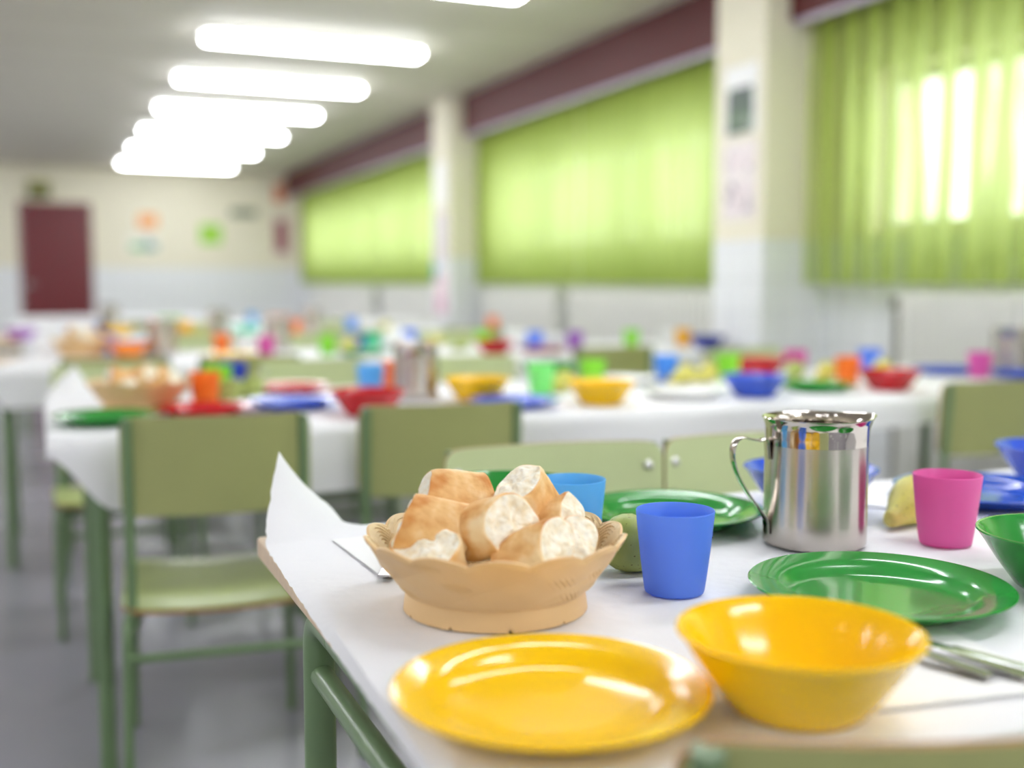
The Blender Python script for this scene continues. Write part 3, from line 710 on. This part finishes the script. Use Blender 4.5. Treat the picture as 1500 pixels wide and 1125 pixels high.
# bread basket: moulded straw-coloured plastic, scalloped rim, plaited relief
def make_basket(x,y,label,rz=0,group=None,z=TOP,ns=14):
    n=ns*32; H=.0725; r0=.0842; r1=.1245
    b=MB(); vs=[];fs=[];mi=[]
    def ang(i): return 2*PI*i/n
    def rim(a): return H-.006+.007*abs(math.sin(a*ns/2))**.8
    rows_o=44; rows_i=50
    def Rr(t): return r0+(r1-r0)*(t**.92)
    hsh=random.Random(5); patch={}
    for k in range(rows_o+1):
        t=k/rows_o
        for i in range(n):
            a=ang(i); zz=.0175+(rim(a)-.0175)*t
            p=a*ns/(2*PI); tz=(zz-.0175)/(H-.0175); q=tz*3.0
            s1=p*1.0+q*.5
            rel=.0018*abs(math.sin(PI*(p*.5-q*.5)))**.7+.0009*math.sin(PI*(p+q*.62))**2   # soft slanting plaits
            c=(math.floor(s1)%ns,math.floor(q))
            if c not in patch: patch[c]=hsh.random()<.5
            fp=s1%1; fq=q%1
            if patch[c]: rel+=.0011*math.sin(2*PI*fp*8)*sst(.12,.35,fp)*sst(.88,.65,fp)*sst(.1,.4,fq)*sst(.9,.6,fq)
            rr=Rr(max(0,tz))+rel*sst(0,.1,t)*sst(1,.9,t)
            vs.append((rr*math.cos(a),rr*math.sin(a),zz))
    base_i=len(vs); al=2*PI*.115/ns; RF=al*.62
    for k in range(rows_i+1):
        t=1-k/rows_i
        for i in range(n):
            a=ang(i); zz=.0195+(rim(a)-.0195)*t if k else rim(a)+.0007
            rr=Rr(max(0,(zz-.0175)/(H-.0175)))-.0028
            sl=(1-t)*(rim(a)-.018)*1.22
            s_=a*ns/(2*PI); best=None
            for c_ in range(int(math.floor(s_))-1,int(math.floor(s_))+2):
                for lev,off,cz in ((0,.5,RF*.93),(1,0.0,RF*.93+al*.42),(2,.5,RF*.93+al*.84)):
                    dx=(s_-(c_+off))*al; dz=cz-sl
                    d=math.hypot(dx,dz)
                    if d<RF:
                        key=(lev,-c_)
                        if best is None or key<best[0]: best=(key,d)
            rel=.0009*math.cos(best[1]*2*PI/.0044)+.0012*(best[1]/RF) if best else .0006*math.cos(sl*2*PI/.0044)
            rr+=-rel*sst(1,.97,t)
            vs.append((rr*math.cos(a),rr*math.sin(a),zz))
    for base,rows in ((0,rows_o),(base_i,rows_i)):
        for k in range(rows):
            for i in range(n):
                j=(i+1)%n; fs.append((base+k*n+i,base+k*n+j,base+(k+1)*n+j,base+(k+1)*n+i)); mi.append(0 if base==0 else 1)
    for i in range(n):
        j=(i+1)%n; fs.append((rows_o*n+i,rows_o*n+j,base_i+j,base_i+i)); mi.append(0)
    fs.append(tuple(base_i+rows_i*n+i for i in range(n))); mi.append(1)
    b.add(vs,fs,0,True); b.mi=mi
    o=b.build('bread_basket',[M['basket'],M['basketin']]); tagp(o,label,'basket',group); o.location=(x,y,z); o.rotation_euler=(0,0,rz)
    f=MB()
    def ff(k,r,zz,a):
        s=abs(math.sin(a*5)); notch=.0035*sst(.12,.03,s)
        return r,(zz+notch if zz<.004 else zz)
    f.lathe([(.0825,.0205),(.0848,.0200),(.0855,.017),(.0862,.012),(.0872,.006),(.0877,.0005),(.0872,0),(.0845,0),(.084,.001),(.082,.006),(.079,.0125),(.0795,.019)],280,rfun=ff,closed=True)
    f.build('foot_ring',M['basket'],o)
    return o
# bread
def bread_mb(seed,L=.05,w=.066,h=.05,s0=.25,s1=-.1):
    """chunk of baguette along local X; the two cut faces show ragged crumb"""
    rnd=random.Random(seed); n=56; b=MB(); vs=[];fs=[];mi=[]
    def sec(a):
        c,s=math.cos(a),math.sin(a); e=.86
        y=w/2*math.copysign(abs(c)**e,c); z=h/2*math.copysign(abs(s)**(e if s>0 else .6),s)
        if s<0: z*=.84
        return y,z
    K=12
    for k in range(K+1):
        t=k/K
        for i in range(n):
            a=2*PI*i/n; y,z=sec(a)
            nz=1+.07*mnoise.noise((t*L*28+seed*3,y*34,z*34))+.025*mnoise.noise((t*L*110+seed,y*110,z*110))
            nz*=1-.025*(sst(.05,0,t)+sst(.95,1,t))
            y*=nz; z*=nz
            x=-L/2+L*t+s0*y*(1-t)+s1*y*t+.10*z*(t if seed%2 else -t)
            x+=.0025*mnoise.noise((y*60,z*60,seed))*(1 if k in(0,K) else 0)
            vs.append((x,y,z))
    for k in range(K):
        for i in range(n): j=(i+1)%n; fs.append((k*n+i,k*n+j,(k+1)*n+j,(k+1)*n+i)); mi.append(0)
    for end in (0,1):
        ring=[(end*K)*n+i for i in range(n)]; prev=ring; RN=11; cen=sum((Vector(vs[i]) for i in ring),Vector())/n
        for q in range(1,RN+1):
            sc=1-q/(RN+.25); cur=[]
            if q==1: sc=.955
            for i in range(n):
                p=Vector(vs[ring[i]]); v=cen+(p-cen)*sc
                d=.005*mnoise.noise((v.y*70+seed*5,v.z*70,seed+end*9))+.0024*mnoise.noise((v.y*190,v.z*190,seed+end))+.0006*mnoise.noise((v.y*420,v.z*420,seed))
                if q==1: d=.0006
                v.x+=(d+.0016*(1-sc))*(1 if end else -1); cur.append(len(vs)); vs.append(tuple(v))
            for i in range(n): j=(i+1)%n; fs.append((prev[i],prev[j],cur[j],cur[i])); mi.append(0 if q==1 else 1)
            prev=cur
        fs.append(tuple(prev)); mi.append(1)
    b.add(vs,fs,0,True); b.mi=mi; return b
def bread(seed,loc,axis,up,label,group,**kw):
    o=bread_mb(seed,**kw).build('bread_slice',[M['crust'],M['crumb']])
    X=Vector(axis).normalized(); Z=Vector(up); Z=(Z-X*Z.dot(X)).normalized(); Y=Z.cross(X)
    o.location=loc; o.rotation_euler=Matrix((X,Y,Z)).transposed().to_euler(); return tagp(o,label,'bread',group)

# ---------------------------------------------------- nearest table, by hand
NT_G={'plate':'plates on the nearest table','bowl':'bowls on the nearest table','cup':'cups on the nearest table'}
place_simple('plate','yellow',.329,.711,'large yellow plate in the foreground left of the yellow bowl',NT_G['plate'],.1155)
place_simple('bowl','yellow',.4965,.647,'glossy yellow bowl in the foreground beside the yellow plate',NT_G['bowl'],.0885)
place_simple('plate','green',.735,.838,'green plate in front of the large steel pitcher',NT_G['plate'],.1235)
place_simple('cup','deepblue',.574,.948,'frosted royal blue cup beside the bread basket',NT_G['cup'])
place_simple('cup','skyblue',.556,1.146,'light blue cup behind the bread basket',NT_G['cup'])
place_simple('cup','pink',.978,1.004,'frosted pink cup in front of the blue plate',NT_G['cup'])
place_simple('plate','green',.738,1.232,'green plate behind the two blue cups',NT_G['plate'],.118)
place_simple('bowl','green',.53,1.282,'green bowl behind the top of the bread basket',NT_G['bowl'])
place_simple('bowl','blue',.958,1.232,'blue bowl mostly hidden behind the large steel pitcher',NT_G['bowl'])
place_simple('plate','midblue',1.222,1.185,'dark blue plate behind the pink cup',NT_G['plate'],.1235)
place_simple('bowl','blue',1.43,1.245,'blue bowl cut off by the right edge of the picture',NT_G['bowl'])
place_simple('bowl','green',.947,.803,'green bowl at the right edge beside the green plate',NT_G['bowl'])
make_pitcher(.836,1.066,R_(-12),'large brushed steel pitcher with polished rim on the nearest table','steel water pitchers')
place_pear('peargreen',.571,1.036,R_(-14),'green pear lying behind the royal blue cup',None)
t=thing('pear','yellow pear beside the pink cup','pear',(1.026,1.108,TOP),R_(200)); pear_parts(M['pearyellow'],t,False)

# napkins and cutlery
def napkin(cx,cy,w,d,rz,label):
    b=MB(); n=14; vs=[];fs=[]
    for lay in range(2):
        for i in range(n+1):
            for j in range(n+1):
                u=i/n-.5; v=j/n-.5
                vs.append((u*w*(1-.012*lay),v*d*(1-.012*lay),.0006+.0011*lay+.0005*mnoise.noise((u*5,v*5,lay))))
        for i in range(n):
            for j in range(n):
                o=lay*(n+1)**2; fs.append((o+i*(n+1)+j,o+(i+1)*(n+1)+j,o+(i+1)*(n+1)+j+1,o+i*(n+1)+j+1))
    b.add(vs,fs,0,True); o=b.build('napkin',M['napkin']); o.location=(cx,cy,TOP); o.rotation_euler=(0,0,rz)
    return tagp(o,label,'napkin')
napkin(.640,.690,.165,.17,R_(-8),'white paper napkin under the cutlery in the right foreground')
napkin(.392,1.205,.155,.19,R_(2),'white paper napkin behind the left of the bread basket')
napkin(1.085,1.255,.11,.12,R_(20),'white paper napkin between the hidden blue bowl and the yellow pear')
def knife(loc,rz,label,L=.2):
    t=thing('knife',label,'cutlery',loc,rz,'cutlery on the right foreground napkin')
    b=MB(); b.box(-.0075,.0075,0,L*.48,.0,.0055,bev=.0026); b.build('handle',M['cutlery'],t)
    b=MB(); vs=[];fs=[];n=12
    for i in range(n+1):
        v=i/n; y=L*.48+v*L*.52; w=.0085*(1-.0*v)*math.sqrt(max(0,1-max(0,(v-.75)/.25)**2)) if v>.75 else .0085
        vs+=[(-.0075,y,.0022),(-.0075+w*1.8,y,.0022),(-.0075+w*1.8,y,.0034),(-.0075,y,.0034)]
    for i in range(n):
        for k in range(4): a=i*4+k; c=i*4+(k+1)%4; fs.append((a,c,c+4,a+4))
    fs.append((0,1,2,3)); b.add(vs,fs,0,False); b.build('blade',M['cutlery'],t); return t
def handle_strip(b,L):
    vs=[];fs=[];n=16
    for i in range(n+1):
        v=i/n; w=.0078-.0045*sst(.1,.95,v); z=.002+.004*math.sin(PI*v*.9)
        vs+=[(-w,v*L,z),(w,v*L,z),(w*.8,v*L,z+.0022),(-w*.8,v*L,z+.0022)]
    for i in range(n):
        for k in range(4): a=i*4+k; c=i*4+(k+1)%4; fs.append((a,c,c+4,a+4))
    fs.append((0,1,2,3)); fs.append(tuple(n*4+k for k in range(4))); b.add(vs,fs,0,False)
def fork(loc,rz,label,grp):
    t=thing('fork',label,'cutlery',loc,rz,grp); b=MB(); handle_strip(b,.125); b.build('handle',M['cutlery'],t)
    b=MB()
    b.box(-.0105,.0105,.128,.148,.004,.0058,bev=.0008); b.box(-.0035,.0035,.122,.13,.0035,.0058)
    for k in range(4):
        x=-.0087+k*.0058; b.tube([(x,.146,.005),(x,.165,.0042),(x*.96,.187,.0062)],[.0014,.0013,.0007],8)
    b.build('tines',M['cutlery'],t); return t
def spoon(loc,rz,label,grp):
    t=thing('spoon',label,'cutlery',loc,rz,grp); b=MB(); handle_strip(b,.125); b.build('handle',M['cutlery'],t)
    b=MB(); n=28; vs=[(0,.153,.0016)];fs=[]
    for q in range(1,7):
        s=q/6
        for i in range(n):
            a=2*PI*i/n; vs.append((.0185*s*math.cos(a)*(1-.12*math.sin(a)),.153+.029*s*math.sin(a),.0016+.0055*s*s))
    for i in range(n):
        j=(i+1)%n; fs.append((0,1+i,1+j))
        for q in range(5): fs.append((1+q*n+i,1+q*n+j,1+(q+1)*n+j,1+(q+1)*n+i))
    b.add(vs,fs,0,True); o=b.build('spoon_bowl',M['cutlery'],t); return t
CG='cutlery on the right foreground napkin'
zc=TOP+.0022
knife((.712,.602,zc),R_(17),'steel knife on the right foreground napkin, farthest from the yellow bowl')
fork((.689,.618,zc),R_(17),'steel fork in the middle of the cutlery on the foreground napkin',CG)
spoon((.664,.630,zc),R_(17),'steel spoon nearest the yellow bowl on the foreground napkin',CG)
fork((.318,1.098,zc),R_(-27),'fork whose handle tip shows left of the bread basket',None)

# bread basket with its slices
BX,BY=.391,.972
make_basket(BX,BY,'straw coloured plastic bread basket with scalloped rim on the nearest table',R_(5),'bread baskets')
BG='bread slices in the nearest basket'
# camera-aligned axes for describing the heap: e = to the right of the viewer, f = away from the viewer
ex,ey=math.cos(YAW),-math.sin(YAW); fx,fy=math.sin(YAW),math.cos(YAW)
def hp(e,f,z): return (BX+ex*e+fx*f, BY+ey*e+fy*f, TOP+z)
def dv(e,f,z): return Vector((ex*e+fx*f,ey*e+fy*f,z))
heap=[
 # position e,f,z   axis of the loaf (e,f,z)   top of the loaf (e,f,z)
 ((-.041,.026,.097),(.8,.42,-.10),(.30,-.75,.6),'topmost bread slice at the left of the nearest basket, crust towards us',dict(L=.066,w=.06,h=.044,s0=.35,s1=-.1)),
 ((.030,.026,.096),(-.42,-.30,.72),(.62,-.55,.5),'topmost bread slice at the right of the nearest basket, white crumb upwards',dict(L=.042,w=.072,h=.05,s0=.3,s1=.1)),
 ((-.054,-.018,.079),(.9,.1,-.22),(.12,-.6,.75),'bread slice under the topmost left one, smooth crust towards us',dict(L=.062,w=.06,h=.044,s0=.2,s1=.15)),
 ((.000,-.024,.080),(.66,-.62,.28),(-.35,-.1,.9),'central bread slice with a round cut face turned to the right',dict(L=.044,w=.064,h=.056,s0=.0,s1=.1)),
 ((-.060,-.040,.055),(-.15,-.5,.84),(.5,.6,.5),'lowest left bread slice with ragged crumb at the basket rim',dict(L=.036,w=.074,h=.05,s0=.2,s1=.1)),
 ((.034,-.056,.062),(.78,-.36,.42),(-.3,-.5,.8),'lowest front bread slice lying along the basket rim',dict(L=.056,w=.06,h=.046,s0=.1,s1=.2)),
 ((.058,.004,.074),(.72,-.22,.5),(-.4,-.3,.8),'right hand bread slice with browned crust below the topmost right one',dict(L=.04,w=.06,h=.046,s0=.1,s1=.2)),
 ((.070,-.026,.06),(.45,-.45,.75),(-.5,-.3,.6),'small crusty bread slice at the right inside the basket rim',dict(L=.036,w=.05,h=.042,s0=.1,s1=.2)),
 ((-.012,.056,.058),(.3,.9,.1),(0,0,1),'bread slice buried at the back of the nearest basket',dict(L=.06,w=.06,h=.046,s0=.1,s1=.1)),
]
for i,(p,ax,up,l,kw) in enumerate(heap):
    bread(11+i,hp(*p),dv(*ax),dv(*up),l,BG,**kw)

# ---------------------------------------------------- the tables behind
ITEMS=[
('plate','green',0.124,2.603,2,'dark green plate at the bare left end of the second table'),
('basket','straw',0.215,2.843,2,'bread basket of slices near the left end of the second table'),
('cup','orange',0.375,2.889,2,'orange cup in front of the bread basket on the second table'),
('plate','red',0.343,2.678,2,'red plate behind the top edge of the leftmost near chair of the second table'),
('cup','lime',0.436,3.094,2,'lime green cup just right of the bread basket on the second table'),
('cup','blue',0.496,3.210,2,'small deep blue cup behind the pears on the second table'),
('pear','peargreen',0.448,2.942,2,'pale green pear nearest the orange cup on the second table'),
('pear','peargreen',0.517,3.018,2,'pale green pear beside the dark red plate on the second table'),
('plate','red',0.639,3.133,2,'dark red plate behind the blue plate on the second table'),
('plate','blue',0.565,2.740,2,'blue plate between the red plate and the red bowl on the second table'),
('bowl','red',0.696,2.520,2,'red bowl in the gap between two green chairs at the second table'),
('cup','skyblue',0.832,2.989,2,'sky blue cup standing behind the red bowl on the second table'),
('cup','orange',0.928,3.078,2,'orange cup half hidden behind the sky blue cup on the second table'),
('pitcher','steel',0.907,2.812,2,'tall steel pitcher standing mid table on the second table'),
('bowl','yellow',1.047,2.728,2,'pale yellow bowl just right of the steel pitcher on the second table'),
('plate','blue',1.077,2.551,2,'blue plate behind the second near chair of the second table'),
('bowl','green',1.451,3.148,2,'dark green bowl half hidden behind the mint green cup'),
('cup','mint',1.269,2.814,2,'tall mint green cup on the second table'),
('pear','pearyellow',1.355,2.845,2,'yellowish pear between the mint cup and the yellow bowl'),
('cup','lime',1.479,2.914,2,'lime green cup directly behind the bright yellow bowl on the second table'),
('bowl','yellow',1.303,2.520,2,'bright yellow bowl at the front of the second table'),
('plate','white',1.587,2.591,2,'white plate in the middle of the second table'),
('plate','white',1.634,3.007,2,'white plate behind the bright yellow bowl on the second table'),
('cup','azure',1.784,3.011,2,'large blue cup rising behind the white plates'),
('pear','pearyellow',1.798,2.921,2,'yellow pear just right of the large blue cup'),
('pear','pearyellow',1.896,2.946,2,'yellow pear just left of the lime cup by the blue bowl'),
('cup','lime',1.986,2.976,2,'lime green cup just left of the blue bowl on the second table'),
('bowl','blue',1.768,2.520,2,'blue bowl at the front of the second table above the large pitcher'),
('bowl','red',2.182,3.088,2,'red bowl behind the blue bowl on the second table'),
('cup','magenta',2.312,3.069,2,'magenta cup behind the green plate of pears on the second table'),
('plate','green',2.043,2.610,2,'green plate beside the orange cup on the second table'),
('pear','peargreen',2.203,2.924,2,'pale pear behind the green plate, left of its companion'),
('pear','pearyellow',2.267,2.846,2,'pale yellow pear near the orange cup and the green plate'),
('cup','orange',2.254,2.734,2,'orange cup right of the green plate on the second table'),
('cup','deepblue',2.597,3.039,2,'blue cup behind the red bowl at the right of the second table'),
('pear','pearyellow',2.504,2.869,2,'yellow pear just behind the red bowl at the right of the second table'),
('bowl','red',2.234,2.529,2,'red bowl at the front right of the second table'),
('plate','blue',2.816,2.917,2,'blue plate behind the left edge of the far right chair'),
('plate','blue',2.941,2.714,2,'blue plate below the steel pitcher at the right edge'),
('cup','magenta',2.794,2.746,2,'magenta cup between the two blue plates at the right edge'),
('pitcher','steel',3.060,2.876,2,'steel pitcher in front of the radiator at the right edge'),
('basket','straw',0.156,5.047,3,'bread basket with a tall heap on the third table before the red door'),
('cup','deepblue',0.266,5.178,3,'blue cup right of the bread basket on the third table'),
('bowl','skyblue',0.393,5.150,3,'pale blue bowl behind the orange bowl on the third table'),
('bowl','orange',0.334,4.922,3,'orange bowl between basket and pitcher on the third table'),
('pitcher','steel',0.473,5.007,3,'steel pitcher on the third table, right of the orange bowl'),
('cup','orange',0.731,5.046,3,'orange cup left of the white cup on the third table'),
('plate','yellow',0.704,4.621,3,'yellow plate in front of the orange cup on the third table'),
('cup','white',0.812,4.960,3,'white cup between orange and magenta cups on the third table'),
('cup','magenta',0.868,4.737,3,'magenta cup in front of a steel pitcher on the third table'),
('pitcher','steel',0.993,5.140,3,'steel pitcher just behind the magenta cup on the third table'),
('cup','lime',1.119,4.689,3,'lime cup above the left rim of the green plate on the third table'),
('plate','green',1.251,4.616,3,'green plate among many cups on the third table'),
('pear','pearyellow',1.310,5.041,3,'pale pear between the lime and teal cups on the third table'),
('cup','teal',1.372,4.885,3,'teal cup just behind the green plate on the third table'),
('bowl','blue',1.390,5.158,3,'blue bowl behind the pear on the third table'),
('bowl','white',1.499,5.001,3,'white bowl right of the teal cup on the third table'),
('cup','deepblue',1.635,5.170,3,'blue cup behind the steel pitcher of the second table'),
('pear','pearyellow',1.762,5.134,3,'orange tinged pear near the second pillar on the third table'),
('pear','peargreen',1.763,4.776,3,'pale green pear left of the lime cup and red bowl on the third table'),
('cup','lime',1.907,4.889,3,'lime cup behind the left end of the red bowl on the third table'),
('bowl','red',1.806,4.491,3,'red bowl at the front of the third table'),
('cup','deepblue',2.107,4.746,3,'blue cup between two white bowls on the third table'),
('bowl','white',2.112,4.929,3,'white bowl left of the blue cup on the third table'),
('bowl','white',2.243,4.803,3,'white bowl right of the blue cup on the third table'),
('plate','redbrown',2.041,4.510,3,'brownish red plate at the front of the third table'),
('cup','purple',2.256,4.626,3,'purple cup left of a dark olive chair on the third table'),
('cup','lime',2.602,4.719,3,'lime cup above the dark olive chair at the third table'),
('cup','white',2.787,4.704,3,'white cup left of the yellow cup on the third table'),
('cup','yellow',2.861,4.673,3,'yellow cup left of the navy bowl on the third table'),
('bowl','navy',2.880,4.490,3,'navy blue bowl in front of the near pillar on the third table'),
('bowl','purple',-0.106,6.630,4,'purple bowl at the far left end of the fourth table'),
('cup','yellow',0.765,6.689,4,'yellow cup right of the first far pitcher on the fourth table'),
('pear','pearyellow',0.846,6.648,4,'pale pear beside the yellow cup on the fourth table'),
('pitcher','steel',0.954,6.707,4,'steel pitcher on the fourth table beside the pale pear'),
('bowl','teal',1.086,6.553,4,'teal bowl between two far pitchers on the fourth table'),
('cup','orange',1.402,6.702,4,'orange cup left of the last pitcher on the fourth table'),
('pitcher','steel',1.534,6.848,4,'steel pitcher on the fourth table, farthest right of its row'),
('pear','pearyellow',2.041,6.957,4,'yellow pear near the right of the fourth table'),
('cup','orange',2.755,6.888,4,'orange cup on the fourth table above the lime cup and red bowl'),
('cup','navy',0.323,6.874,4,'dark blue cup behind the heaped bread basket on the fourth table'),
('bowl','yellow',0.398,6.753,4,'yellow bowl behind the blue cup on the fourth table'),
('cup','azure',1.813,6.942,4,'blue cup behind the teal cup on the fourth table'),
('bowl','lime',0.862,8.430,5,'lime green bowl on the fifth table'),
('pitcher','steel',0.443,8.410,5,'steel pitcher on the fifth table near the red door'),
('cup','skyblue',1.440,8.380,5,'sky blue cup on the fifth table'),
('bowl','orange',1.651,8.430,5,'orange bowl on the fifth table')
]
rowname={2:'second',3:'third',4:'fourth',5:'fifth'}
plural={'plate':'plates','bowl':'bowls','cup':'cups','pitcher':'pitchers','pear':'pears','basket':'baskets'}
pit=[o for o in C.objects if o.name=='pitcher'][0]; bas=[o for o in C.objects if o.name=='bread_basket'][0]
slices=[o for o in C.objects if o.name.startswith('bread_slice')]
rr=random.Random(4)
for kind,c,x,y,row,label in ITEMS:
    g='%s on the %s table'%(plural[kind],rowname[row])
    if kind in ('plate','bowl','cup'): place_simple(kind,c,x,y,label,g)
    elif kind=='pitcher': dup(pit,(x,y,TOP),R_(225+rr.uniform(-12,12)),label,'steel water pitchers')
    elif kind=='pear': place_pear(c,x,y,R_(195+rr.uniform(-12,12)),label,g)
    elif kind=='basket':
        dup(bas,(x,y,TOP),R_(25),label,'bread baskets')
        for k,s in enumerate(slices[2:9] if row==2 else slices[:8]):
            q=s.copy(); C.objects.link(q); d=s.location-Vector((BX,BY,TOP))
            rot=Matrix.Rotation(R_(40 if row==2 else 110),3,'Z'); q.location=Vector((x,y,TOP))+rot@d
            q.rotation_euler=(rot@s.rotation_euler.to_matrix()).to_euler()
            q['label']='piece of bread heaped in the basket on the %s table'%rowname[row]; q['group']='bread pieces in the basket on the %s table'%rowname[row]

# ------------------------------------------------------------------ daylight
w=bpy.data.worlds.new('overcast_sky'); scene.world=w; w.use_nodes=True
nt=w.node_tree; nt.nodes.clear(); out=nt.nodes.new('ShaderNodeOutputWorld'); bg=nt.nodes.new('ShaderNodeBackground')
bg.inputs['Color'].default_value=(.93,.97,1,1); bg.inputs['Strength'].default_value=1.9
nt.links.new(bg.outputs[0],out.inputs[0])
